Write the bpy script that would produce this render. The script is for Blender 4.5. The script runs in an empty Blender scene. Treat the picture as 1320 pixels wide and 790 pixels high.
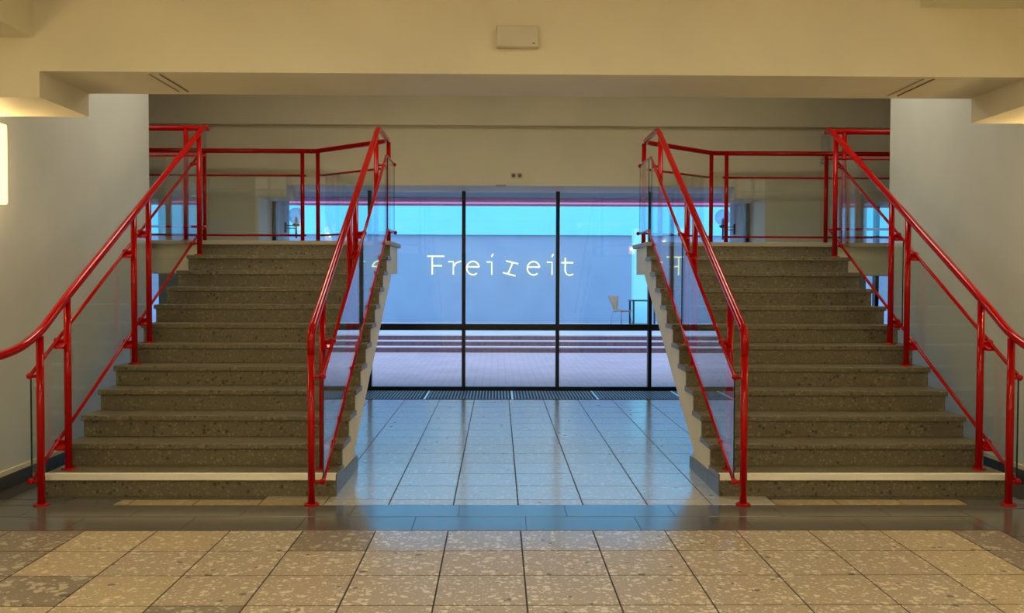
import bpy, bmesh, math, random
from mathutils import Vector, Matrix
random.seed(7)
S = bpy.context.scene
C = S.collection

# ------------------------------------------------------------------ camera
FPX = 1220.0
pitch, yaw, roll, EYE = 0.0278, 0.0146, 0.0032, 1.55
cp, sp, cy, sy = math.cos(pitch), math.sin(pitch), math.cos(yaw), math.sin(yaw)
fw = Vector((sy*cp, cy*cp, -sp)); rt = Vector((cy, -sy, 0)); up = rt.cross(fw)
rt2 = rt*math.cos(roll) + up*math.sin(roll); up2 = up*math.cos(roll) - rt*math.sin(roll)
cam = bpy.data.objects.new('camera', bpy.data.cameras.new('camera'))
C.objects.link(cam); S.camera = cam
cam.data.sensor_width = 36.0; cam.data.lens = 36.0*FPX/1320.0
cam.data.clip_start = 0.05; cam.data.clip_end = 300
M4 = Matrix((rt2, up2, -fw)).transposed().to_4x4(); M4.translation = (0, 0, EYE)
cam.matrix_world = M4

# ------------------------------------------------------------------ world, exposure
SKY = (0.64, 0.90, 1.45)          # overcast daylight seen with a warm white balance
SKY_STRENGTH = 1.95
LAMP_COL = (1.0, 0.91, 0.70)
WALL_LAMP_COL = (1.0, 0.80, 0.48)
WALL_COVER, WALL_BULB, CEIL_LAMP, WELL_FILL = 5.0, 300.0, 10.2, 7.6
w = bpy.data.worlds.new('sky'); S.world = w; w.use_nodes = True
bg = w.node_tree.nodes['Background']; bg.inputs[0].default_value = (*SKY, 1); bg.inputs[1].default_value = SKY_STRENGTH
S.view_settings.view_transform = 'Standard'; S.view_settings.look = 'None'
S.view_settings.gamma = 1.0; S.view_settings.use_curve_mapping = False
S.view_settings.exposure = 0.0
S.cycles.max_bounces = 10; S.cycles.transparent_max_bounces = 24
S.cycles.glossy_bounces = 6; S.cycles.diffuse_bounces = 5

# ------------------------------------------------------------------ materials
def srgb(r, g, b):
    f = lambda c: (c/12.92 if c <= .04045 else ((c+.055)/1.055)**2.4)
    return tuple(f(c/255.0) for c in (r, g, b))
def mat(name):
    m = bpy.data.materials.new(name); m.use_nodes = True
    nt = m.node_tree; b = nt.nodes['Principled BSDF']
    return m, nt, b
def N(nt, t, **kw):
    n = nt.nodes.new(t)
    for k, v in kw.items(): setattr(n, k, v)
    return n
def paint(name, col, rough=.6, var=.05, bump=.02, scale=6.0, spec=.35):
    m, nt, b = mat(name); L = nt.links.new
    geo = N(nt, 'ShaderNodeNewGeometry')
    n1 = N(nt, 'ShaderNodeTexNoise'); n1.inputs['Scale'].default_value = scale*.25; n1.inputs['Detail'].default_value = 5
    L(geo.outputs['Position'], n1.inputs['Vector'])
    r = N(nt, 'ShaderNodeValToRGB')
    r.color_ramp.elements[0].position = .3; r.color_ramp.elements[1].position = .7
    r.color_ramp.elements[0].color = (*[c*(1-var) for c in col], 1); r.color_ramp.elements[1].color = (*[min(1, c*(1+var)) for c in col], 1)
    L(n1.outputs['Fac'], r.inputs[0]); L(r.outputs[0], b.inputs['Base Color'])
    b.inputs['Roughness'].default_value = rough; b.inputs['Specular IOR Level'].default_value = spec
    if bump:
        n2 = N(nt, 'ShaderNodeTexNoise'); n2.inputs['Scale'].default_value = scale*20; n2.inputs['Detail'].default_value = 3
        L(geo.outputs['Position'], n2.inputs['Vector'])
        bp = N(nt, 'ShaderNodeBump'); bp.inputs['Strength'].default_value = bump*5; bp.inputs['Distance'].default_value = .004
        L(n2.outputs['Fac'], bp.inputs['Height']); L(bp.outputs[0], b.inputs['Normal'])
    return m
def plain(name, col, rough=.4, metal=0.0, spec=.5, coat=0.0):
    m, nt, b = mat(name); L = nt.links.new
    geo = N(nt, 'ShaderNodeNewGeometry')
    n1 = N(nt, 'ShaderNodeTexNoise'); n1.inputs['Scale'].default_value = 9
    L(geo.outputs['Position'], n1.inputs['Vector'])
    mx = N(nt, 'ShaderNodeMix', data_type='RGBA')
    mx.inputs[6].default_value = (*[c*.93 for c in col], 1); mx.inputs[7].default_value = (*[min(1, c*1.07) for c in col], 1)
    L(n1.outputs['Fac'], mx.inputs[0]); L(mx.outputs[2], b.inputs['Base Color'])
    b.inputs['Roughness'].default_value = rough; b.inputs['Metallic'].default_value = metal
    b.inputs['Specular IOR Level'].default_value = spec; b.inputs['Coat Weight'].default_value = coat; b.inputs['Coat Roughness'].default_value = .08
    return m
def emit(name, col, s):
    m, nt, b = mat(name)
    nt.nodes.remove(b); e = N(nt, 'ShaderNodeEmission'); e.inputs[0].default_value = (*col, 1); e.inputs[1].default_value = s
    nt.links.new(e.outputs[0], nt.nodes['Material Output'].inputs[0]); return m
def terrazzo(name, base, light, dark, scale, rough, chip=.36, dark_share=.06, light_share=.45, stretch=(1, 1, 1), mottled=.12, spec=.5):
    """ground stone floor: coloured binder with irregular light and dark chips, in world space"""
    m, nt, b = mat(name); L = nt.links.new
    geo = N(nt, 'ShaderNodeNewGeometry')
    mp = N(nt, 'ShaderNodeMapping'); mp.inputs['Scale'].default_value = stretch
    L(geo.outputs['Position'], mp.inputs['Vector'])
    nz = N(nt, 'ShaderNodeTexNoise'); nz.inputs['Scale'].default_value = scale*.9; nz.inputs['Detail'].default_value = 2
    L(mp.outputs[0], nz.inputs['Vector'])
    ad = N(nt, 'ShaderNodeMix', data_type='RGBA', blend_type='LINEAR_LIGHT'); ad.inputs[0].default_value = .5/scale
    L(mp.outputs[0], ad.inputs[6]); L(nz.outputs['Color'], ad.inputs[7])
    def layer(sc, share, rad):
        v = N(nt, 'ShaderNodeTexVoronoi'); v.inputs['Scale'].default_value = sc
        L(ad.outputs[2], v.inputs['Vector'])
        sep = N(nt, 'ShaderNodeSeparateColor'); L(v.outputs['Color'], sep.inputs[0])
        c1 = N(nt, 'ShaderNodeMath', operation='LESS_THAN'); c1.inputs[1].default_value = share; L(sep.outputs[0], c1.inputs[0])
        rr = N(nt, 'ShaderNodeMath', operation='MULTIPLY'); rr.inputs[1].default_value = rad*1.4; L(sep.outputs[1], rr.inputs[0])
        r2 = N(nt, 'ShaderNodeMath', operation='ADD'); r2.inputs[1].default_value = rad*.3; L(rr.outputs[0], r2.inputs[0])
        c2 = N(nt, 'ShaderNodeMath', operation='LESS_THAN'); L(v.outputs['Distance'], c2.inputs[0]); L(r2.outputs[0], c2.inputs[1])
        mu = N(nt, 'ShaderNodeMath', operation='MULTIPLY'); L(c1.outputs[0], mu.inputs[0]); L(c2.outputs[0], mu.inputs[1])
        return mu, sep
    n3 = N(nt, 'ShaderNodeTexNoise'); n3.inputs['Scale'].default_value = scale*2.2; n3.inputs['Detail'].default_value = 6; n3.inputs['Roughness'].default_value = .7
    L(mp.outputs[0], n3.inputs['Vector'])
    b0 = N(nt, 'ShaderNodeMix', data_type='RGBA')
    b0.inputs[6].default_value = (*[c*(1-mottled*2) for c in base], 1); b0.inputs[7].default_value = (*[min(1, c*(1+mottled*2)) for c in base], 1)
    L(n3.outputs['Fac'], b0.inputs[0])
    prev = b0.outputs[2]
    for sc, share, rad, col in ((scale*1.9, light_share, chip*.8, light), (scale, light_share*.8, chip, light), (scale*.8, dark_share, chip*.8, dark)):
        f, sep = layer(sc, share, rad)
        f2 = N(nt, 'ShaderNodeMath', operation='MULTIPLY'); f2.inputs[1].default_value = .8; L(f.outputs[0], f2.inputs[0])
        x = N(nt, 'ShaderNodeMix', data_type='RGBA'); x.inputs[7].default_value = (*col, 1)
        L(f2.outputs[0], x.inputs[0]); L(prev, x.inputs[6]); prev = x.outputs[2]
    L(prev, b.inputs['Base Color']); b.inputs['Specular IOR Level'].default_value = spec
    n4 = N(nt, 'ShaderNodeTexNoise'); n4.inputs['Scale'].default_value = 5; n4.inputs['Detail'].default_value = 4
    L(geo.outputs['Position'], n4.inputs['Vector'])
    mr = N(nt, 'ShaderNodeMapRange'); mr.inputs['To Min'].default_value = rough*.75; mr.inputs['To Max'].default_value = rough*1.25
    L(n4.outputs['Fac'], mr.inputs['Value']); L(mr.outputs[0], b.inputs['Roughness'])
    n5 = N(nt, 'ShaderNodeTexNoise'); n5.inputs['Scale'].default_value = 14; n5.inputs['Detail'].default_value = 3
    L(geo.outputs['Position'], n5.inputs['Vector'])
    bp = N(nt, 'ShaderNodeBump'); bp.inputs['Strength'].default_value = .12; bp.inputs['Distance'].default_value = .002
    L(n5.outputs['Fac'], bp.inputs['Height']); L(bp.outputs[0], b.inputs['Normal'])
    return m
def glass(name, tint, ior=1.5):
    """clear sheet: straight transmission and a Fresnel mirror on each face"""
    m, nt, b = mat(name); nt.nodes.remove(b); L = nt.links.new
    geo = N(nt, 'ShaderNodeNewGeometry')
    i = N(nt, 'ShaderNodeMapRange'); i.inputs['To Min'].default_value = ior; i.inputs['To Max'].default_value = 1/ior
    L(geo.outputs['Backfacing'], i.inputs['Value'])
    fr = N(nt, 'ShaderNodeFresnel'); L(i.outputs[0], fr.inputs['IOR'])
    t = N(nt, 'ShaderNodeBsdfTransparent'); t.inputs[0].default_value = (*tint, 1)
    g = N(nt, 'ShaderNodeBsdfGlossy'); g.inputs['Roughness'].default_value = 0.0; g.inputs[0].default_value = (.95, .97, 1, 1)
    mx = N(nt, 'ShaderNodeMixShader'); L(fr.outputs[0], mx.inputs[0]); L(t.outputs[0], mx.inputs[1]); L(g.outputs[0], mx.inputs[2])
    L(mx.outputs[0], nt.nodes['Material Output'].inputs[0]); return m

CREAM = (.73, .68, .51)
M = {}
M['cream'] = paint('cream_paint', CREAM, .55)
M['white_wall'] = paint('off_white_wall_paint', (.62, .64, .59), .5)
M['red'] = plain('red_gloss_paint', (.41, .001, .0008), .08, 0, .28, 0)
M['black'] = plain('black_frame', (.006, .006, .008), .35)
M['joint'] = paint('dark_joint_mortar', (.05, .045, .04), .8)
M['tile'] = terrazzo('beige_terrazzo', (.425, .34, .225), (.80, .72, .56), (.04, .035, .03), 28, .34, mottled=.20, dark_share=.045, light_share=.55)
M['tile_yellow'] = terrazzo('yellow_terrazzo', (.48, .38, .225), (.80, .69, .48), (.05, .04, .03), 30, .34, light_share=.5, mottled=.2)
M['tile_strip'] = terrazzo('ochre_terrazzo', (.34, .25, .12), (.55, .44, .25), (.06, .05, .03), 30, .34, light_share=.5, mottled=.2)
M['tile_grey'] = terrazzo('grey_terrazzo', (.25, .20, .135), (.62, .55, .42), (.05, .045, .04), 20, .34, light_share=.55, dark_share=.03)
M['tile_far'] = terrazzo('pale_polished_terrazzo', (.47, .43, .36), (.60, .56, .48), (.16, .15, .13), 30, .16, dark_share=.015, light_share=.35, spec=.75)
M['tile_shine'] = terrazzo('polished_beige_terrazzo', (.425, .34, .225), (.80, .72, .56), (.04, .035, .03), 28, .20, mottled=.20, dark_share=.045, light_share=.55, spec=.6)
M['band'] = terrazzo('dark_grey_terrazzo', (.12, .11, .09), (.13, .13, .115), (.03, .03, .03), 60, .17, light_share=.3, spec=.85)
M['stair'] = terrazzo('olive_grey_terrazzo', (.14, .12, .07), (.24, .205, .13), (.035, .03, .02), 42, .38, light_share=.45, dark_share=.25, mottled=.18)
M['stair_end'] = terrazzo('grey_cut_terrazzo', (.16, .155, .13), (.24, .23, .2), (.08, .08, .08), 60, .4)
M['slab'] = paint('pale_stone_slab', (.40, .36, .27), .5)
M['strip'] = paint('white_marking_paint', (.90, .86, .70), .5, .08)
M['plinth'] = terrazzo('grey_plinth_terrazzo', (.12, .12, .105), (.2, .2, .18), (.05, .05, .05), 60, .35)
M['glass'] = glass('window_glass', (.93, .97, .98))
M['rail_glass'] = glass('railing_glass', (.955, .98, .975), 1.62)
M['edge'] = plain('glass_edge_green', (.01, .03, .025), .2)
M['white_plastic'] = plain('white_plastic', (.62, .57, .47), .4)
M['grey_plastic'] = plain('grey_plastic', (.12, .11, .08), .5)
M['alu'] = plain('brushed_aluminium', (.62, .64, .66), .35, .9)
M['mat_fabric'] = paint('grey_ribbed_mat', (.055, .058, .06), .9)
M['mat_rib'] = plain('mat_aluminium_rib', (.16, .17, .18), .45, .5)
M['track'] = plain('brown_track', (.25, .19, .11), .5)
M['brick'] = None
M['lamp_glass'] = None
M['bulb'] = emit('lit_bulb', WALL_LAMP_COL, WALL_BULB)
M['neon'] = emit('neon_tube_light', (1.0, 1.0, .50), 1.7)
M['pink'] = emit('pink_light_line', (1.0, .40, .95), .75)
M['ceil_diff'] = emit('lit_ceiling_diffuser', LAMP_COL, CEIL_LAMP)
M['well_fill'] = emit('added_stairwell_light', LAMP_COL, WELL_FILL)  # for the unseen lamps added over the stairs
M['sky_band'] = paint('painted_sky_brightness', (.21, .77, .88), .5, .03)  # stands in for the bright sky; its cyan is put into the colour
M['sky_tint_glazing'] = paint('glazing_with_sky_tint', (.25, .375, .475), .35, .05)  # sky reflection of the glazing put into one even blue-grey
M['ext_white'] = paint('outdoor_white_render', (.36, .88, .90), .6, .03)
M['ext_grey'] = paint('outdoor_grey_render', (.42, .46, .48), .7)
M['canopy'] = paint('slate_canopy_soffit', (.20, .32, .36), .6)
M['lilac'] = paint('lilac_fascia', (.62, .55, .80), .6, .02)
M['stone'] = paint('pale_step_stone', (.55, .50, .50), .6, .08)
M['ply'] = plain('beech_plywood', (.34, .21, .10), .5)
M['steel'] = plain('thin_steel', (.25, .27, .3), .3, .8)
M['dark_steel'] = plain('dark_steel', (.02, .022, .03), .4)
M['opal'] = glass('clear_globe_glass', (.93, .93, .98), 1.45)
def milky(name):
    m = glass(name, (.93, .93, .98), 1.45); nt = m.node_tree; L = nt.links.new
    out = nt.nodes['Material Output']; src = out.inputs[0].links[0].from_socket
    d = N(nt, 'ShaderNodeBsdfTranslucent'); d.inputs[0].default_value = (.85, .82, .95, 1)
    mx = N(nt, 'ShaderNodeMixShader'); mx.inputs[0].default_value = .3; L(src, mx.inputs[1]); L(d.outputs[0], mx.inputs[2]); L(mx.outputs[0], out.inputs[0]); return m
M['globe'] = milky('milky_globe_glass')
M['skirt'] = terrazzo('dark_skirting_stone', (.06, .058, .05), (.09, .09, .08), (.03, .03, .03), 60, .6)
M['cream_edge'] = paint('cream_skirting_cap', (.80, .70, .45), .5)

def make_brick(name, c1, c2, mortar, bw, bh):
    m, nt, b = mat(name); L = nt.links.new
    geo = N(nt, 'ShaderNodeNewGeometry')
    br = N(nt, 'ShaderNodeTexBrick'); br.inputs['Scale'].default_value = 1.0
    br.inputs['Brick Width'].default_value = bw; br.inputs['Row Height'].default_value = bh; br.inputs['Mortar Size'].default_value = .012
    br.inputs['Color1'].default_value = (*c1, 1); br.inputs['Color2'].default_value = (*c2, 1); br.inputs['Mortar'].default_value = (*mortar, 1)
    L(geo.outputs['Position'], br.inputs['Vector'])
    nz = N(nt, 'ShaderNodeTexNoise'); nz.inputs['Scale'].default_value = 1.2; nz.inputs['Detail'].default_value = 6
    L(geo.outputs['Position'], nz.inputs['Vector'])
    mr = N(nt, 'ShaderNodeMapRange'); mr.inputs['To Min'].default_value = .82; mr.inputs['To Max'].default_value = 1.15; L(nz.outputs['Fac'], mr.inputs['Value'])
    mx = N(nt, 'ShaderNodeMix', data_type='RGBA', blend_type='MULTIPLY'); mx.inputs[0].default_value = 1
    L(br.outputs['Color'], mx.inputs[6]); L(mr.outputs[0], mx.inputs[7]); L(mx.outputs[2], b.inputs['Base Color'])
    b.inputs['Roughness'].default_value = .7
    bp = N(nt, 'ShaderNodeBump'); bp.inputs['Strength'].default_value = .4; bp.inputs['Distance'].default_value = .01; bp.invert = True
    L(br.outputs['Fac'], bp.inputs['Height']); L(bp.outputs[0], b.inputs['Normal'])
    return m
M['paving'] = make_brick('red_brick_paving', (.50, .33, .32), (.56, .38, .36), (.36, .30, .32), .24, .115)
M['brick'] = make_brick('red_brick_riser', (.20, .075, .08), (.26, .11, .11), (.18, .14, .15), .12, .5)

def lamp_cover(name):
    m, nt, b = mat(name); nt.nodes.remove(b); L = nt.links.new
    e = N(nt, 'ShaderNodeEmission'); e.inputs[0].default_value = (1.0, .60, .155, 1); e.inputs[1].default_value = WALL_COVER
    t = N(nt, 'ShaderNodeBsdfTransparent'); mx = N(nt, 'ShaderNodeMixShader'); mx.inputs[0].default_value = .78
    L(t.outputs[0], mx.inputs[1]); L(e.outputs[0], mx.inputs[2]); L(mx.outputs[0], nt.nodes['Material Output'].inputs[0]); return m
M['lamp_glass'] = lamp_cover('lit_lamp_cover')

# ------------------------------------------------------------------ mesh helpers
class MB:
    def __init__(s): s.v = []; s.f = []; s.smooth = []
    def box(s, x0, x1, y0, y1, z0, z1):
        i = len(s.v)
        s.v += [(x0,y0,z0),(x1,y0,z0),(x1,y1,z0),(x0,y1,z0),(x0,y0,z1),(x1,y0,z1),(x1,y1,z1),(x0,y1,z1)]
        fs = [(0,3,2,1),(4,5,6,7),(0,1,5,4),(1,2,6,5),(2,3,7,6),(3,0,4,7)]
        s.f += [tuple(i+k for k in q) for q in fs]; s.smooth += [False]*6
        return s
    def prism(s, poly, axis, a, b):
        """extrude 2D polygon along axis ('x': poly=(y,z); 'z': poly=(x,y); 'y': poly=(x,z))"""
        def P(p, t): return {'x': (t, p[0], p[1]), 'z': (p[0], p[1], t), 'y': (p[0], t, p[1])}[axis]
        i = len(s.v); n = len(poly)
        s.v += [P(p, a) for p in poly] + [P(p, b) for p in poly]
        s.f.append(tuple(range(i+n-1, i-1, -1))); s.f.append(tuple(range(i+n, i+2*n)))
        for k in range(n): s.f.append((i+k, i+(k+1) % n, i+n+(k+1) % n, i+n+k))
        s.smooth += [False]*(n+2); return s
    def tube(s, pts, r, n=12, caps=True):
        pts = [Vector(p) for p in pts]; i0 = len(s.v)
        t0 = (pts[1]-pts[0]).normalized()
        u = t0.orthogonal().normalized()
        rings = []
        for k, p in enumerate(pts):
            if k == 0: t = (pts[1]-p).normalized()
            elif k == len(pts)-1: t = (p-pts[k-1]).normalized()
            else: t = ((pts[k+1]-p).normalized()+(p-pts[k-1]).normalized()).normalized()
            u = (u - t*u.dot(t)).normalized(); w_ = t.cross(u)
            rr = r[k] if isinstance(r, (list, tuple)) else r
            rings.append(len(s.v))
            for a in range(n):
                an = 2*math.pi*a/n; q = p + (u*math.cos(an)+w_*math.sin(an))*rr; s.v.append(tuple(q))
        for k in range(len(pts)-1):
            A, B = rings[k], rings[k+1]
            for a in range(n):
                s.f.append((A+a, A+(a+1) % n, B+(a+1) % n, B+a)); s.smooth.append(True)
        if caps:
            s.f.append(tuple(range(rings[0]+n-1, rings[0]-1, -1))); s.f.append(tuple(range(rings[-1], rings[-1]+n))); s.smooth += [False, False]
        return s
    def ball(s, c, r, n=12, m=8, sq=(1, 1, 1)):
        i = len(s.v)
        for k in range(1, m):
            ph = math.pi*k/m
            for a in range(n):
                th = 2*math.pi*a/n
                s.v.append((c[0]+r*sq[0]*math.sin(ph)*math.cos(th), c[1]+r*sq[1]*math.sin(ph)*math.sin(th), c[2]+r*sq[2]*math.cos(ph)))
        T = len(s.v); s.v += [(c[0], c[1], c[2]+r*sq[2]), (c[0], c[1], c[2]-r*sq[2])]
        for k in range(m-2):
            for a in range(n):
                s.f.append((i+k*n+a, i+(k+1)*n+a, i+(k+1)*n+(a+1) % n, i+k*n+(a+1) % n)); s.smooth.append(True)
        for a in range(n):
            s.f.append((T, i+a, i+(a+1) % n)); s.f.append((T+1, i+(m-2)*n+(a+1) % n, i+(m-2)*n+a)); s.smooth += [True, True]
        return s
    def lathe(s, c, prof, n=20):
        i = len(s.v)
        for r, z in prof:
            for a in range(n):
                th = 2*math.pi*a/n; s.v.append((c[0]+r*math.cos(th), c[1]+r*math.sin(th), c[2]+z))
        for k in range(len(prof)-1):
            for a in range(n):
                s.f.append((i+k*n+a, i+k*n+(a+1) % n, i+(k+1)*n+(a+1) % n, i+(k+1)*n+a)); s.smooth.append(True)
        s.f.append(tuple(range(i+n-1, i-1, -1))); j = i+(len(prof)-1)*n; s.f.append(tuple(range(j, j+n))); s.smooth += [False, False]
        return s
    def mesh(s, name, m, bevel=0.0):
        me = bpy.data.meshes.new(name); me.from_pydata(s.v, [], s.f); me.update()
        for p, sm in zip(me.polygons, s.smooth): p.use_smooth = sm
        bm = bmesh.new(); bm.from_mesh(me); bmesh.ops.recalc_face_normals(bm, faces=bm.faces)
        if bevel:
            bmesh.ops.bevel(bm, geom=[e for e in bm.edges if e.calc_face_angle(0) > .5], offset=bevel, segments=2, affect='EDGES', profile=.5)
        bm.to_mesh(me); bm.free()
        if m: me.materials.append(m)
        return me
    def build(s, name, m, parent=None, bevel=0.0):
        o = bpy.data.objects.new(name, s.mesh(name, m, bevel)); C.objects.link(o)
        if parent:
            o.parent = parent; o.matrix_parent_inverse = parent.matrix_world.inverted()
        return o
def fillet(pts, rad, seg=6):
    """round the inner corners of a polyline"""
    P = [Vector(p) for p in pts]; out = [P[0]]
    for k in range(1, len(P)-1):
        a, b, c = P[k-1], P[k], P[k+1]
        d1, d2 = (a-b), (c-b); r = min(rad, d1.length*.45, d2.length*.45)
        p1 = b+d1.normalized()*r; p2 = b+d2.normalized()*r
        for q in range(seg+1):
            t = q/seg; out.append(p1*(1-t)**2 + b*2*t*(1-t) + p2*t*t)
    out.append(P[-1]); return out
def tag(o, label=None, cat=None, group=None, kind=None):
    if label: o['label'] = label
    if cat: o['category'] = cat
    if group: o['group'] = group
    if kind: o['kind'] = kind
    return o
def empty(name, loc=(0, 0, 0)):
    o = bpy.data.objects.new(name, None); C.objects.link(o); o.location = loc; o.empty_display_size = .1
    o.matrix_world = Matrix.Translation(loc); return o
def struct(name, mb, m, label, cat, parent=None, bevel=0):
    o = mb.build(name, m, parent, bevel); tag(o, label, cat, None, 'structure'); return o

# ------------------------------------------------------------------ key dimensions (metres)
RISE, RUN, Y1 = .1638, .3132, 6.727       # first nosing at Y1
LX0, LX1, RX0, RX1 = -3.232, -1.150, 1.587, 3.684
LANDZ = 12*RISE
WLX, WRX = -3.63, 4.05                    # stair side walls
YB0, YB1, BZ = 5.9, 6.6, 2.825            # beam across the hall
YW0, YW1 = 12.5, 13.3                     # window wall, window plane

# ------------------------------------------------------------------ floor
floor = struct('floor', MB().box(-8.3, 8.6, -7, 13.4, -.25, -.0025), M['joint'], 'terrazzo tile floor running from the hall between both stairs to the window', 'floor')
TW, TJ = .4475, .142
def tile_mesh(name, wx, wy, m, gx=.009, gy=.012):
    return MB().box(gx/2, wx-gx/2, gy/2, wy-gy/2, -.03, 0).mesh(name, m, .0012)
cache = {}
rest = {}
ntile = [0]
def tile(x, y, wx, wy, key, stuff=False, gx=.009, gy=.012):
    if stuff:
        rest.setdefault(key, MB()).box(x+gx/2, x+wx-gx/2, y+gy/2, y+wy-gy/2, -.03, 0); return
    k = (round(wx, 3), round(wy, 3), key)
    if k not in cache: cache[k] = tile_mesh('floor_tile', wx, wy, M[key], gx, gy)
    o = bpy.data.objects.new('floor_tile', cache[k]); C.objects.link(o); o.parent = floor; o.location = (x, y, 0); ntile[0] += 1
BANDY0, BANDY1, BANDY2 = 5.825, 6.165, 6.485
rows = [5.825, 5.385, 4.935, 4.475, 4.03, 3.58]
for r in range(len(rows)-1):
    y1_, y0_ = rows[r], rows[r+1]
    for j in range(-8, 8):
        x0 = TJ+j*TW
        if x0 > 3.1 or x0+TW < -3.63: continue
        key = 'tile'
        if r == 0 and -2 <= j <= 2: key = 'tile_shine'
        if j == 5 or (r >= 3 and j < -4): key = 'tile_yellow'
        if j >= 6 or (j <= -7 and r < 3): key = 'tile_grey'
        if (r, j) in ((0, -6), (1, -6), (2, -5), (0, -5)): key = 'tile_yellow'
        if (r, j) in ((0, -3), (2, -6), (3, -4)): key = 'tile_grey'
        tile(max(x0, -3.62), y0_, min(x0+TW, 3.13)-max(x0, -3.62), y1_-y0_, key)
# dark border column along the right-hand wall and the far corners
yy = 3.58
while yy < 6.4:
    tile(3.13, yy, .92, min(.7, 6.485-yy), 'band', gx=.003); yy += .7
for j in range(-8, 9):                                                   # rest of the hall, behind the camera
    for r in range(24):
        x0 = TJ+j*TW; tile(x0, 3.58-(r+1)*.4475, TW, .4475, random.choice(['tile', 'tile', 'tile_yellow', 'tile_grey']), True)
# two courses of long dark slabs across the hall
for (ya, yb, off) in ((BANDY1, BANDY2, -.259), (BANDY0, BANDY1, .181)):
    k = -6
    while k < 7:
        x0 = off+k*.715; x1 = x0+.715
        if x1 > -3.62 and x0 < 3.13:
            tile(max(x0, -3.62), ya, min(x1, 3.13)-max(x0, -3.62), yb-ya, 'band', gx=.003)
        k += 1
# strip in front of the stairs and the floor between them up to the window
frows = [BANDY2, 6.655]
while frows[-1]+.4434 < 12.25: frows.append(frows[-1]+.4434)
frows.append(12.25)
for r in range(len(frows)-1):
    for j in range(-9, 10):
        x0, x1 = TJ+j*TW, TJ+(j+1)*TW
        if r == 0:
            a, b_ = max(x0, -3.62), min(x1, 4.04)
            if b_ <= a: continue
            if a < -2.64 and b_ > -2.64:
                tile(a, frows[0], -2.64-a, frows[1]-frows[0], 'band', gx=.002); a = -2.64
            key = 'band' if (b_ <= -2.63 or a >= 3.02) else ('tile_strip' if (j < -3 or j > 3) else 'tile_far')
            tile(a, frows[0], b_-a, frows[1]-frows[0], key)
            continue
        if frows[r+1] < 9.9 and (x1 < LX1-.1 or x0 > RX0+.1):            # under the stairs: out of sight, one part
            if -3.6 < x0 and x1 < 4.04: tile(x0, frows[r], TW, frows[r+1]-frows[r], 'tile_far' if frows[r] > 7.2 else 'band', True)
            continue
        tile(x0, frows[r], TW, frows[r+1]-frows[r], 'tile_far', stuff=(x1 < -2.4 or x0 > 2.9))
for key, mb in rest.items():
    o = mb.build('floor_tiles', M[key], floor); o['kind'] = 'stuff'
# entrance mats in front of the window
for i, (a, b_) in enumerate(((-3.1, -2.09), (-2.06, -.97), (-.94, .175), (.205, 1.29), (1.32, 2.41), (2.44, 3.45))):
    e = empty('entrance_mat', ((a+b_)/2, 12.76, -.01))
    which = ['at the left end of the window, behind the left stairs', 'beside the foot of the left stairs', 'left of the middle, between the stairs', 'right of the middle, between the stairs', 'beside the foot of the right stairs', 'at the right end of the window, behind the right stairs'][i]
    tag(e, 'grey ribbed entrance mat ' + which, 'mat', 'entrance mats along the window')
    MB().box(a, b_, 12.26, 13.2, -.012, .001).build('mat_base', M['mat_fabric'], e)
    mb = MB()
    x = a+.02
    while x < b_-.02:
        mb.box(x, x+.016, 12.275, 13.185, .001, .007); x += .042
    o = mb.build('mat_ribs', M['mat_rib'], e); o['kind'] = 'stuff'
    if i < 5:
        MB().box(b_+.002, b_+.028, 12.26, 13.2, -.012, .006).build('edge_strip', M['alu'], e)

# ------------------------------------------------------------------ walls and ceilings
struct('wall_left', MB().box(-8.2, WLX, -6.8, 9.92, -.2, 4.5), M['white_wall'], 'off-white plaster wall beside the left stairs with a wall lamp', 'wall')
struct('wall_right', MB().box(WRX, 8.5, -6.8, 9.78, -.2, 4.5), M['white_wall'], 'off-white plaster wall beside the right stairs', 'wall')
struct('wall_rear', MB().box(-8.2, 8.5, -7.0, -6.8, -.2, 4.5), M['cream'], 'cream wall at the back of the hall behind the viewer', 'wall')
struct('wall_end_left', MB().box(-8.3, -8.2, -7, 13.4, -.2, 4.6), M['cream'], 'cream wall at the left end of the upper gallery', 'wall')
struct('wall_end_right', MB().box(8.5, 8.6, -7, 13.4, -.2, 4.6), M['cream'], 'cream wall at the right end of the upper gallery', 'wall')
# window wall with the wide opening and one side window on each hand
wb = MB()
OX0, OX1 = -3.15, 3.53
SLX0, SLX1, SRX0, SRX1, SZ0, SZ1 = -6.6, -4.46, 4.88, 7.1, .08, 2.60
wb.box(-8.2, SLX0, YW0, 13.42, -.2, 4.6); wb.box(SLX1, OX0, YW0, 13.42, -.2, 4.6)
wb.box(OX1, SRX0, YW0, 13.42, -.2, 4.6); wb.box(SRX1, 8.5, YW0, 13.42, -.2, 4.6)
wb.box(SLX0, SLX1, YW0, 13.42, SZ1, 4.6); wb.box(SRX0, SRX1, YW0, 13.42, SZ1, 4.6)
wb.box(OX0, OX1, YW0, 13.42, 2.79, 4.6)
wb.box(OX0, -2.79, YW0, 13.2, 2.632, 2.79); wb.box(3.12, OX1, YW0, 13.2, 2.632, 2.79)
struct('wall_window', wb, M['cream'], 'cream wall above and around the wide window between the stairs', 'wall')
struct('trim_1', MB().box(-8.2, 8.5, 12.38, YW0, 3.565, 4.5), M['cream'], 'cream downstand band along the top of the window wall', 'trim')
struct('ceiling_stairwell', MB().box(-8.3, 8.6, 6.6, 13.42, 4.45, 4.7), M['cream'], 'cream ceiling above the stairs, hidden by the beam', 'ceiling')
struct('ceiling', MB().box(-8.3, 8.6, -7, 6.6, 3.75, 4.7), M['cream'], 'cream hall ceiling above the viewer', 'ceiling')
bm_ = MB().box(WLX-.05, WRX+.05, YB0, YB1, BZ, 4.5)
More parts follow.
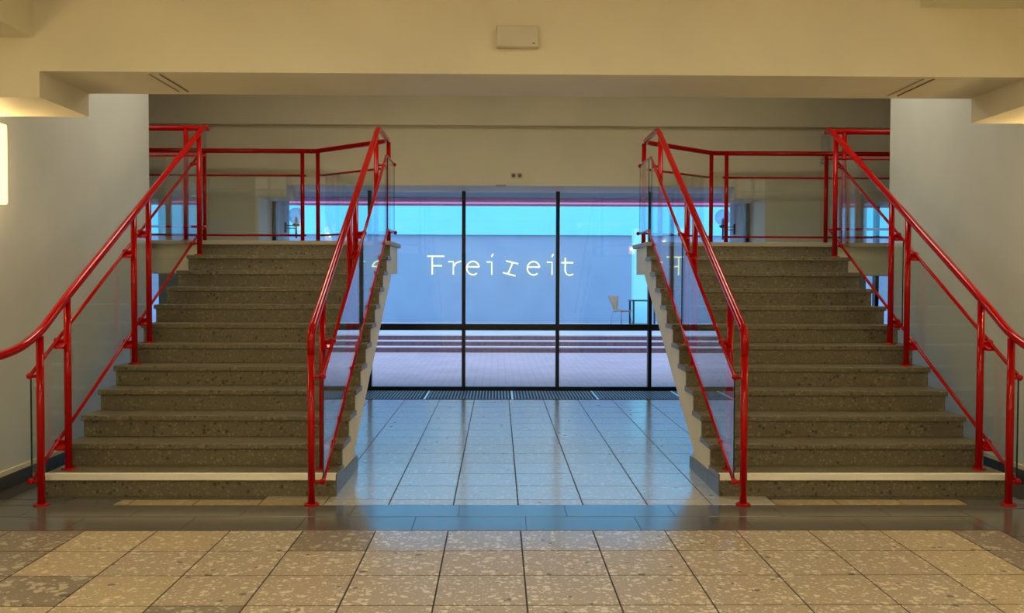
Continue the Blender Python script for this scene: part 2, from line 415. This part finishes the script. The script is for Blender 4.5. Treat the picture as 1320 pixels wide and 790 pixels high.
struct('beam', bm_, M['cream'], 'broad cream ceiling beam spanning the hall in front of the stairs', 'beam')
struct('trim_2', MB().box(WLX-.02, -2.825, YB0, YB1, 2.665, BZ), M['cream'], 'boxed-in drop at the left end of the ceiling beam above the wall lamp', 'trim')
struct('trim_3', MB().box(3.30, WRX+.02, YB0, YB1, 2.655, BZ), M['cream'], 'boxed-in drop at the right end of the ceiling beam', 'trim')
struct('trim_4', MB().box(WLX-.02, -2.865, -6.8, YB0, 3.03, 3.8), M['cream'], 'boxed ceiling bulkhead at the top left corner', 'trim')
struct('trim_5', MB().box(2.62, WRX+.02, -6.8, YB0, 3.25, 3.8), M['cream'], 'boxed ceiling bulkhead at the top right corner', 'trim')
for nm, x0, x1, xs, lab in (('baseboard_left', WLX, WLX+.02, -1, 'left'), ('baseboard_right', WRX-.02, WRX, 1, 'right')):
    o = struct(nm, MB().box(x0, x1, -6.8, 9.7, 0, .105), M['skirt'], 'dark stone skirting along the ' + lab + ' stair wall with a cream cap', 'baseboard')
    MB().box(x0+(.001 if xs < 0 else .001), x1-.001, -6.8, 9.7, .105, .14).build('cream_cap', M['cream_edge'], o)
# the double groove in the beam soffit near each end
for x, lab in ((-2.15, 'left'), (2.70, 'right')):
    e = empty('soffit_track', (x, 6.22, BZ)); tag(e, 'thin double track under the ceiling beam near its ' + lab + ' end', 'track')
    for dx in (-.03, .035):
        MB().box(x+dx, x+dx+.009, 5.96, 6.5, BZ-.006, BZ+.002).build('track_strip', M['slab'] if dx < 0 else M['track'], e)

# ------------------------------------------------------------------ windows
def glazing(name, label, xs, z0, z1, zt, y=YW1, mull=.05):
    """black frame with mullions and a transom; each pane is a sheet of its own"""
    n = len(xs)
    root = MB().box(xs[0]-mull/2, xs[-1]+mull/2, y-.05, y+.05, z0-.03, z0+.055).build(name, M['black']); tag(root, label, 'window', None, 'structure')
    for i, x in enumerate(xs):
        MB().box(x-mull/2, x+mull/2, y-.055, y+.055, z0, z1).build('mullion', M['black'], root)
    for i in range(n-1):
        a, b_ = xs[i]+mull/2, xs[i+1]-mull/2
        MB().box(a, b_, y-.045, y+.045, zt-.045, zt+.045).build('transom', M['black'], root)
        for (c, d) in ((z0+.055, zt-.045), (zt+.045, z1)):
            MB().box(a, b_, y-.006, y+.006, c, d).build('pane', M['glass'], root)
    return root
glazing('window_1', 'wide black-framed floor-to-ceiling window between the stairs, five bays', [-3.12, -1.797, -.484, .833, 2.132, 3.49], .0, 2.80, .89)
glazing('window_2', 'black-framed side window left of the main window, behind the left landing', [SLX0+.03, -5.6, SLX1-.03], .08, 2.60, .89)
glazing('window_3', 'black-framed side window right of the main window, behind the right landing', [SRX0+.03, 5.33, 6.2, SRX1-.03], .08, 2.60, .89)

# ------------------------------------------------------------------ stairs
def staircase(side, X0, X1, xin, label):
    """xin: the edge facing the middle passage"""
    s = 1 if xin == X1 else -1                      # +1: passage lies to the right
    e = empty('staircase', ((X0+X1)/2, Y1, 0)); tag(e, label, 'staircase', 'twin staircases')
    th = .042
    tm = MB().box(0, X1-X0, 0, RUN+.035, -th, 0).mesh('tread', M['stair'], .006)
    rm = MB().box(.014, X1-X0-.014, .022, .055, -RISE, -th+.001).mesh('riser', M['stair'], .002)
    em = MB().box(-.001, .006, .004, RUN+.02, -th+.004, -.004).mesh('tread_end', M['stair_end'])
    for k in range(1, 13):
        y, z = Y1+(k-1)*RUN, k*RISE
        o = bpy.data.objects.new('riser', rm); C.objects.link(o); o.location = (X0, y, z)
        o.parent = e; o.matrix_parent_inverse = e.matrix_world.inverted()
        if k < 12:
            t = bpy.data.objects.new('tread', tm); C.objects.link(t); t.location = (X0, y, z)
            t.parent = e; t.matrix_parent_inverse = e.matrix_world.inverted()
            te = bpy.data.objects.new('tread_end', em); C.objects.link(te)
            te.parent = t; te.location = (X1-X0-.004 if s > 0 else -.001, 0, 0)
    # white warning strip on the lowest nosing
    MB().box(X0+.005, X1-.005, Y1-.005, Y1+.045, RISE-th-.002, RISE+.003).build('nosing_strip', M['strip'], e, .003)['label'] = 'scuffed white strip on the lowest step'
    # sloping waist slab with stepped top
    poly = [(Y1+.03, .02), (Y1+.03, RISE-th)]
    for k in range(1, 12):
        y, z = Y1+k*RUN+.03, k*RISE-th+.001
        poly += [(y, z), (y, z+RISE)]
    ytop = Y1+11*RUN
    poly += [(ytop+.24, LANDZ-.05), (ytop+.24, 1.617), (ytop+.22, 1.617), (7.70, .165), (7.78, .02)]
    MB().prism(poly, 'x', X0+.018, X1-.018).build('stringer', M['cream'], e)
    # plinth block at the foot
    px0, px1 = X0+.004, X1-.004
    MB().prism([(Y1+.026, 0), (7.79, 0), (7.79, .104), (7.045, .112), (7.045, .118), (Y1+.026, .118)], 'x', px0, px1).build('plinth', M['plinth'], e)
    # landing: stone top slab with a chamfered corner, cream edge beam below
    yl = ytop+.0
    far = -8.19 if s > 0 else 8.49
    if s > 0: pl = [(far, yl), (xin, yl), (xin, 11.2), (xin-.95, 12.14), (far, 12.14)]
    else:     pl = [(far, yl), (far, 12.14), (xin+.95, 12.14), (xin, 11.2), (xin, yl)]
    MB().prism(pl, 'z', LANDZ-.045, LANDZ).build('landing_slab', M['slab'], e, .003)
    d = .02*s
    if s > 0: pl = [(far, yl+.03), (xin-.02, yl+.03), (xin-.02, 11.0), (xin-.85, 11.9), (far, 11.9)]
    else:     pl = [(far, yl+.03), (far, 11.9), (xin+.85, 11.9), (xin+.02, 11.0), (xin+.02, yl+.03)]
    MB().prism(pl, 'z', 1.617, LANDZ-.045).build('landing_beam', M['cream'], e)
    return e
staircase('l', LX0, LX1, LX1, 'dark terrazzo staircase on the left with a white strip on the lowest step')
staircase('r', RX0, RX1, RX0, 'dark terrazzo staircase on the right with a white strip on the lowest step')

# ------------------------------------------------------------------ railings
PY = [6.49, 6.905, 8.17, 8.515, 9.96]
PZ = [0, RISE, 5*RISE, 6*RISE, 11*RISE]
def hand_z(y): return 3.165-.541*(10.13-y)
def mid_z(y): return .885+.5386*(y-6.50)
def low_z(y): return .16+.5105*(y-6.50)
PR, HR, TR = .0255, .029, .0135
def post(root, x, y, z0, z1, name='post'):
    p = MB().tube([(x, y, z0), (x, y, z1)], PR, 14).build(name, M['red'], root)
    MB().lathe((x, y, z0), [(.052, 0), (.052, .008), (.045, .012), (.0, .012)], 20).build('base_flange', M['red'], p)
    return p
def bracket(root, a, b, ball=True):
    mb = MB().tube([a, b], .012, 10)
    if ball: mb.ball(b, .023, 10, 8)
    return mb.build('bracket', M['red'], root)
def panel(root, x, ya, yb, za, zb, za2, zb2):
    """glass sheet in a Y-Z plane; bottom/top heights at each end"""
    g = MB().prism([(ya, za), (yb, za2), (yb, zb2), (ya, zb)], 'x', x-.004, x+.004).build('glass_panel', M['rail_glass'], root)
    for yy_, c, d in ((ya, za, zb), (yb, za2, zb2)):
        MB().box(x-.0045, x+.0045, yy_-.003, yy_+.003, c, d).build('panel_edge', M['edge'], g)
    return g
def stair_rail(x, off, inner, label, s):
    """x: post line, off: side the glass hangs on, s: +1 when the landing turns left (left stair)"""
    e = empty('stair_railing', (x, PY[0], 0)); tag(e, label, 'railing', 'red tubular stair railings')
    g = x+off
    for i, (y, z0) in enumerate(zip(PY, PZ)):
        zt = hand_z(y)-.01
        if i == 0: zt = 1.06 if inner else 1.16
        post(e, x, y, z0, zt)
    if inner:
        pts = [(x, PY[0], 1.04), (x, PY[0], hand_z(PY[0])+.0), (x, 10.13, 3.165), (x, 11.08, 3.165), (x-s*1.02, 12.0, 3.165), (x-s*1.14, 12.0, 3.165)]
        MB().tube(fillet(pts, .14, 6), HR, 16).build('handrail', M['red'], e)
    else:
        pts = [(x, 5.35, 1.05), (x, 5.95, 1.062), (x, 6.225, 1.095), (x, 6.50, 1.185), (x, 6.80, hand_z(6.80)), (x, 10.13, 3.165), (x, 10.22, 3.165)]
        MB().tube(fillet(pts, .12, 5), HR, 16).build('handrail', M['red'], e)
        post(e, x, 5.42, 0, 1.03)
    yend = 10.3
    m_end, l_end = (10.2, mid_z(10.2)), (10.3, low_z(10.3))
    mp = [(g, PY[0]+.01, mid_z(PY[0]+.01)), (g, *m_end)]; lp = [(g, PY[0]+.01, low_z(PY[0]+.01)), (g, *l_end)]
    if inner:
        mp += [(g, 10.98, m_end[1])]; lp += [(g, 11.08, l_end[1])]
    MB().tube(mp, TR, 10).build('mid_rail', M['red'], e); MB().tube(lp, TR, 10).build('bottom_rail', M['red'], e)
    for i, y in enumerate(PY):
        yb_ = y+.01 if i == 0 else y
        bracket(e, (x, y, mid_z(yb_)), (g, yb_, mid_z(yb_)), True)
        bracket(e, (x, y, low_z(yb_)), (g, yb_, low_z(yb_)), True)
        if i in (1, 2, 3):                                            # small welded gusset under each rail
            for zf in (mid_z, low_z):
                q = .07
                MB().prism([(y-q, zf(y-q)-.005), (y+.01, zf(y)-.005), (y+.01, zf(y-q)-.012), (y-q, zf(y-q)-.02)], 'x', min(x, g)+.01, max(x, g)).build('gusset', M['red'], e)
    for a, b_ in ((6.515, 8.37), (8.42, 10.14)):
        panel(e, g, a, b_, low_z(a), mid_z(a), low_z(b_), mid_z(b_))
    if inner:
        panel(e, g, 10.32, 10.97, l_end[1], m_end[1], l_end[1], m_end[1])
        post(e, x, 11.08, LANDZ, 3.15)
        for zz in (m_end[1], l_end[1]): bracket(e, (x, 11.08, zz), (g, 10.98 if zz > 2.5 else 11.08, zz))
        # chamfered return towards the rear guard
        a = Vector((x, 11.08, 0)); b_ = Vector((x-s*1.02, 12.0, 0)); d = (b_-a).normalized(); nrm = Vector((s*d.y*1.0, abs(d.x), 0)).normalized()*.07
        post(e, b_.x+s*.03, b_.y-.03, LANDZ, 3.15)
        for zz, nm in ((2.865, 'mid_rail'), (2.11, 'bottom_rail')):
            p, q = a+nrm+d*.06, b_+nrm-d*.02
            MB().tube([(p.x, p.y, zz), (q.x, q.y, zz)], TR, 10).build(nm, M['red'], e)
            pb = b_+d*(-.04); MB().tube([(pb.x, pb.y, zz), (pb.x+nrm.x, pb.y+nrm.y, zz)], .012, 10).build('bracket', M['red'], e)
        p, q = a+nrm+d*.1, b_+nrm-d*.1
        t = d.cross(Vector((0, 0, 1)))*.004
        MB().prism([(p.x-t.x, p.y-t.y), (q.x-t.x, q.y-t.y), (q.x+t.x, q.y+t.y), (p.x+t.x, p.y+t.y)], 'z', 2.11, 2.865).build('glass_panel', M['rail_glass'], e)
    return e
stair_rail(-1.28, .077, True, 'red tubular railing with glass infill on the inner side of the left stairs', 1)
stair_rail(1.70, -.062, True, 'red tubular railing with glass infill on the inner side of the right stairs', -1)
stair_rail(-3.125, -.075, False, 'red tubular railing with glass infill on the wall side of the left stairs', 1)
stair_rail(3.552, .068, False, 'red tubular railing with glass infill on the wall side of the right stairs', -1)
def guard(name, y, gy, xa, xb, posts, label, top=3.165, gap=(None, None)):
    """straight guard along X"""
    e = empty('landing_railing', ((xa+xb)/2, y, LANDZ)); tag(e, label, 'railing', 'red landing guard railings')
    MB().tube([(xa, y, top), (xb, y, top)], HR, 14).build('handrail', M['red'], e)
    for zz, nm in ((2.865, 'mid_rail'), (2.11, 'bottom_rail')):
        MB().tube([(xa+.02, gy, zz), (xb-.02, gy, zz)], TR, 10).build(nm, M['red'], e)
    for x in posts:
        post(e, x, y, LANDZ, top-.01)
        for zz in (2.865, 2.11): MB().tube([(x, y, zz), (x, gy, zz)], .012, 10).build('bracket', M['red'], e)
    ps = sorted(posts)
    lo, hi = min(xa, xb), max(xa, xb)
    cuts = [lo+.03]+[(p+q)/2 for p, q in zip(ps, ps[1:]) if q-p < .5]+[hi-.03]
    for a, b_ in zip(cuts, cuts[1:]):
        MB().box(a+.02, b_-.02, gy-.004, gy+.004, 2.11, 2.865).build('glass_panel', M['rail_glass'], e)
    return e
guard('lb', 12.0, 12.07, -8.1, -2.42, [-2.47, -3.70, -4.9, -6.1, -7.3], 'red guard railing along the rear edge of the left landing')
guard('rb', 12.0, 12.07, 2.84, 8.4, [2.89, 4.16, 5.3, 6.5, 7.7], 'red guard railing along the rear edge of the right landing')
guard('lf', 10.23, 10.16, -8.1, -3.10, [-3.35, -4.6, -5.9, -7.2], 'red guard railing along the front edge of the left landing, running behind the wall')
guard('rf', 10.23, 10.16, 3.53, 8.4, [3.74, 4.9, 6.2, 7.5], 'red guard railing along the front edge of the right landing, running behind the wall')

# ------------------------------------------------------------------ lamps and small fixtures
def wall_lamp(x, y, s, label):
    """glazed box lamp with two bulbs; s: +1 opens to the right"""
    e = empty('wall_lamp', (x, y, 2.07)); tag(e, label, 'wall lamp', 'box wall lamps')
    z0, z1 = 2.07, 2.655
    MB().box(min(x, x+s*.015), max(x, x+s*.015), y-.27, y+.27, z0, z1).build('back_plate', M['white_plastic'], e)
    MB().box(min(x+s*.016, x+s*.125), max(x+s*.016, x+s*.125), y-.26, y+.26, z0+.01, z1-.01).build('lamp_cover', M['lamp_glass'], e, .012)
    for zz in (2.22, 2.49): MB().ball((x+s*.07, y+.13, zz), .035, 12, 8).build('bulb', M['bulb'], e)
    for zz in (2.22, 2.49): MB().ball((x+s*.07, y-.13, zz), .035, 12, 8).build('bulb', M['bulb'], e)
wall_lamp(WLX, 6.58, 1, 'lit box wall lamp on the left wall under the beam drop')
wall_lamp(WRX, 6.45, -1, 'lit box wall lamp on the right wall under the beam drop')
for y, nm in ((3.8, 'first'), (1.1, 'second'), (-1.6, 'third')):
    wall_lamp(WLX, y, 1, 'lit box wall lamp on the left hall wall, %s one back from the beam' % nm)
    wall_lamp(WRX, y, -1, 'lit box wall lamp on the right hall wall, %s one back from the beam' % nm)
def ceil_lamp(x, y, z, m, label, wx=.6, wy=.6):
    e = empty('ceiling_lamp', (x, y, z)); tag(e, label, 'ceiling lamp', 'square ceiling lamps')
    fr = MB()
    for a in (-1, 1):
        fr.box(x+a*wx-.03, x+a*wx+.03, y-wy-.03, y+wy+.03, z-.05, z); fr.box(x-wx, x+wx, y+a*wy-.03, y+a*wy+.03, z-.05, z)
    fr.build('frame', M['white_plastic'], e)
    MB().box(x-wx+.03, x+wx-.03, y-wy+.03, y+wy-.03, z-.04, z-.02).build('diffuser', m, e)
for x, a in ((-1.5, 'left'), (1.7, 'right')):
    for y, b_ in ((2.4, 'nearest the beam'), (-.8, 'in the middle of the hall'), (-4.0, 'at the rear of the hall')):
        ceil_lamp(x, y, 3.75, M['ceil_diff'], 'square lit ceiling lamp on the %s, %s' % (a, b_))
for x, a in ((-2.4, 'above the left stairs'), (.22, 'above the passage between the stairs'), (2.85, 'above the right stairs')):
    ceil_lamp(x, 9.0, 4.45, M['well_fill'], 'unseen square ceiling lamp added ' + a)  # unseen lamps, added to brighten the window wall and the stairs' inner sides
# box on the beam
e = empty('wall_speaker', (.114, YB0, 2.98)); tag(e, 'small off-white box fixed to the front of the ceiling beam', 'speaker box')
MB().box(-.015, .243, YB0-.06, YB0, 2.98, 3.108).build('housing', M['white_plastic'], e, .006)
MB().box(.205, .222, YB0-.0615, YB0-.058, 2.998, 3.006).build('badge', M['grey_plastic'], e)
# double socket on the window wall
e = empty('double_socket', (.238, YW0, 2.88)); tag(e, 'double power socket on the cream wall above the window', 'socket')
for x in (.158, .24):
    f = MB().box(x, x+.078, YW0-.012, YW0, 2.885, 2.965).build('socket_plate', M['white_plastic'], e, .003)
    MB().tube([(x+.039, YW0-.0135, 2.925), (x+.039, YW0-.0115, 2.925)], .026, 16).build('socket_well', M['grey_plastic'], f)
e = MB().box(-.04, .10, YW0-.03, YW0+.005, 2.783, 2.803).build('blind_bracket', M['slab'], None, .003); tag(e, 'small cream bracket on the lower edge of the window wall', 'bracket')
# clear glass tube sconces on the window wall
for x, a in ((-3.86, 'left'), (4.29, 'right')):
    e = empty('glass_sconce', (x, YW0-.09, 3.10)); tag(e, 'clear glass tube wall light on the window wall behind the %s landing' % a, 'wall light')
    MB().lathe((x, YW0-.09, 3.14), [(.062, 0), (.062, .34)], 20).build('glass_tube', M['opal'], e)
    MB().lathe((x, YW0-.09, 3.10), [(.03, 0), (.05, .04), (.0, .042)], 16).build('holder', M['alu'], e)
    MB().box(x-.04, x+.04, YW0-.09, YW0, 3.10, 3.13).build('wall_arm', M['alu'], e)

# ------------------------------------------------------------------ outdoors
struct('pavement', MB().box(-30, 30, 13.42, 40, -.2, -.01), M['paving'], 'red brick paving of the courtyard outside the window', 'pavement')
e = empty('outdoor_steps', (0, 20.4, 0)); tag(e, 'three low red brick steps across the courtyard', 'steps')
for i in range(3):
    y, z = 20.35+i*.33, i*.11
    MB().box(-22, 22, y+.02, y+.9, z-.01, z+.085).build('brick_riser', M['brick'], e)
    MB().box(-22, 22, y, y+.36, z+.085, z+.11).build('stone_tread', M['stone'], e)
struct('terrace', MB().box(-22, 22, 21.3, 28, -.01, .328), M['stone'], 'pale paved terrace at the top of the courtyard steps', 'terrace')
# facade opposite
fz = MB().box(-22, 22, 27.3, 27.6, .32, 2.85)
fac = struct('wall_opposite', fz, M['sky_tint_glazing'], 'blue-grey glazed wall across the courtyard carrying the neon sign', 'wall')
MB().box(-22, 22, 27.2, 27.62, 2.85, 7.5).build('sky_stand_in', M['sky_band'], fac)  # added band in place of the bright sky above the wall
MB().box(-22, 22, 27.15, 27.3, .328, .36).build('base_trim', M['sky_tint_glazing'], fac)
# white pillar on the terrace
e = empty('white_pillar', (3.77, 24.9, .328)); tag(e, 'pale white square pillar on the terrace beside the chair', 'pillar')
MB().box(3.555, 3.985, 24.8, 25.2, .328, 2.9).build('shaft', M['ext_white'], e, .01)
MB().box(3.50, 4.05, 24.75, 25.25, .328, .42).build('brick_base', M['brick'], e)
# canopy over the window, with pink light line on its edge
e = empty('canopy', (0, 14.2, 2.8)); tag(e, 'slate grey canopy outside above the window with a pink light line', 'canopy')
MB().box(-12, 12, 13.42, 15.1, 2.845, 3.1).build('canopy_slab', M['canopy'], e)
MB().box(-12, 12, 15.0, 15.1, 2.725, 2.845).build('edge_fascia', M['lilac'], e)
MB().tube([(-12, 14.97, 2.765), (12, 14.97, 2.765)], .013, 8).build('light_tube', M['pink'], e)
# piers outside at both ends of the window
for x0, x1, a, n in ((-3.55, -3.23, 'left', 6), (3.6, 3.95, 'right', 7)):
    struct('trim_%d' % n, MB().box(x0, x1, 13.42, 14.7, -.05, 2.85), M['ext_grey'], 'grey rendered pier outside the %s end of the window' % a, 'pier')
def globe_lamp(x, y, z, xp, s, label):
    e = empty('globe_lamp', (x, y, z-.25)); tag(e, label, 'globe lamp', 'courtyard globe lamps')
    MB().ball((x, y, z), .122, 20, 14).build('glass_globe', M['globe'], e)
    MB().lathe((x, y, z-.145), [(.03, -.02), (.055, 0), (.055, .02), (.02, .03)], 16).build('lamp_holder', M['dark_steel'], e)
    MB().lathe((x, y, z-.115), [(.022, 0), (.02, .06), (.012, .1)], 12).build('bulb', M['stone'], e)
    MB().tube([(x, y, z-.16), (x, y, z-.34)], .014, 8).build('stem', M['dark_steel'], e)
    MB().box(min(xp, xp+s*.025), max(xp, xp+s*.025), y-.03, y+.03, z-.26, z-.10).build('wall_plate', M['dark_steel'], e)
    for dz in (-.15, -.19): MB().tube([(xp, y, z+dz), (x, y, z+dz)], .007, 8).build('arm', M['steel'], e)
globe_lamp(-3.06, 14.4, 2.515, -3.23, 1, 'clear glass globe lamp on a bracket outside, left end of the window')
globe_lamp(3.42, 14.4, 2.517, 3.6, -1, 'clear glass globe lamp on a bracket outside, right end of the window')

# cafe chair and table on the terrace
def cafe_chair(x, y, z, rz, label):
    e = empty('cafe_chair', (x, y, z)); tag(e, label, 'chair')
    def P(p):
        c, s = math.cos(rz), math.sin(rz); return (x+p[0]*c-p[1]*s, y+p[0]*s+p[1]*c, z+p[2])
    # one bent shell: seat, waist and flared back (local: +x forward)
    prof = [(.24, .455, .20), (.10, .445, .21), (-.06, .445, .19), (-.15, .455, .12), (-.19, .50, .085), (-.215, .58, .10), (-.25, .70, .165), (-.275, .80, .185), (-.28, .83, .17)]
    mb = MB(); n = 7; th = .012
    for layer in (0, 1):
        for (px, pz, hw) in prof:
            for k in range(n):
                t = (k/(n-1))*2-1
                curve = .02*t*t
                mb.v.append(P((px+curve*(1 if pz > .5 else 0)-layer*(th if pz > .47 else 0), t*hw, pz+(curve if pz < .5 else 0)-layer*(th if pz <= .47 else 0))))
    R_ = len(prof); o_ = R_*n
    for r in range(R_-1):
        for k in range(n-1):
            a = r*n+k; mb.f.append((a, a+1, a+n+1, a+n)); b_ = a+o_; mb.f.append((b_, b_+n, b_+n+1, b_+1)); mb.smooth += [True, True]
    for r in range(R_-1):
        a = r*n; mb.f.append((a, a+n, a+n+o_, a+o_)); a = r*n+n-1; mb.f.append((a, a+o_, a+n+o_, a+n)); mb.smooth += [False, False]
    for k in range(n-1):
        mb.f.append((k, k+o_, k+1+o_, k+1)); a = (R_-1)*n+k; mb.f.append((a, a+1, a+1+o_, a+o_)); mb.smooth += [False, False]
    mb.build('plywood_shell', M['ply'], e)
    for sx, sy in ((.19, .17), (.19, -.17), (-.15, .17), (-.15, -.17)):
        MB().tube([P((sx*.5, sy*.5, .435)), P((sx*.8, sy*.95, .43)), P((sx*1.25, sy*1.25, 0))], .009, 8).build('leg', M['steel'], e)
    MB().tube([P((.1, -.09, .435)), P((.1, .09, .435))], .01, 8).build('cross_bar', M['steel'], e)
cafe_chair(3.12, 24.0, .328, math.radians(-48), 'bent plywood chair with thin steel legs on the terrace')
e = empty('cafe_table', (3.75, 24.1, .328)); tag(e, 'dark framed cafe table on the terrace beside the plywood chair', 'table')
tx0, tx1, ty0, ty1 = 3.375, 4.05, 23.66, 24.36
MB().box(tx0-.02, tx1+.02, ty0-.02, ty1+.02, .328+.70, .328+.73).build('table_top', M['dark_steel'], e, .004)
for x in (tx0+.02, tx1-.02):
    for y in (ty0+.02, ty1-.02): MB().box(x-.022, x+.022, y-.022, y+.022, .328, 1.03).build('leg', M['dark_steel'], e)

# neon sign, letter by letter
e = empty('neon_sign', (0, 27.0, 1.7)); tag(e, 'glowing neon lettering reading Freizeit on the wall across the courtyard', 'neon sign')
K = 27.0/FPX
def lx(px): return -.009+(px-642)*K*1.0
def lz(py): return 1.947+(343-py)*K
def arc(cx_, cy_, r, a0, a1, n=14, ry=None):
    ry = ry or r
    return [(cx_+r*math.cos(math.radians(a0+(a1-a0)*k/n)), cy_-ry*math.sin(math.radians(a0+(a1-a0)*k/n))) for k in range(n+1)]
def ell(cx_): return [[(cx_-8, 344), (cx_+8, 344)], arc(cx_, 345.5, 8, 8, 310, 18, 8.6)]
def ii(x): return [[(x-6.5, 337.6), (x, 337.6), (x, 354)], [(x+1.6, 327), (x-.2, 331)]]
letters = {
 'F': [[(551, 330.5), (573, 330.5)], [(557.4, 330.5), (557.4, 354)], [(557.4, 342.7), (570, 342.7)]],
 'r': [[(578, 337.4), (584.6, 337.4), (584.6, 354)], [(584.6, 344), (588, 339), (594.5, 336.6)]],
 'e': ell(609.8), 'i': ii(634),
 'z': [[(652.3, 336.2), (668.2, 339.8)], [(661, 338.5), (655, 352.6)], [(648.3, 351.3), (664.5, 355.4)]],
 'e2': ell(687.8), 'i2': ii(711.6),
 't': [[(728.7, 332), (728.7, 349), (730.5, 353), (734, 354.4), (739, 353)], [(723.6, 338.2), (739, 338.2)]],
}
for k, strokes in letters.items():
    mb = MB()
    for s_ in strokes: mb.tube([(lx(a), 27.0, lz(b_)) for a, b_ in s_], .019, 8)
    mb.build('letter', M['neon'], e)
for px in (553, 585, 610, 634, 658, 688, 712, 730):
    MB().tube([(lx(px), 27.0, lz(346 if px != 553 else 330.5)), (lx(px), 27.3, lz(346 if px != 553 else 330.5))], .006, 6).build('stand_off', M['steel'], e)

# ------------------------------------------------------------------ light guides for the window openings (portals only steer sampling of the sky)
for x0, x1, z0, z1 in ((OX0, OX1, 0, 2.79), (SLX0, SLX1, SZ0, SZ1), (SRX0, SRX1, SZ0, SZ1)):
    ld = bpy.data.lights.new('window_portal', 'AREA'); ld.shape = 'RECTANGLE'; ld.size = x1-x0; ld.size_y = z1-z0; ld.cycles.is_portal = True
    lo = bpy.data.objects.new('window_portal', ld); C.objects.link(lo); lo.location = ((x0+x1)/2, 13.38, (z0+z1)/2); lo.rotation_euler = (math.radians(-90), 0, 0)
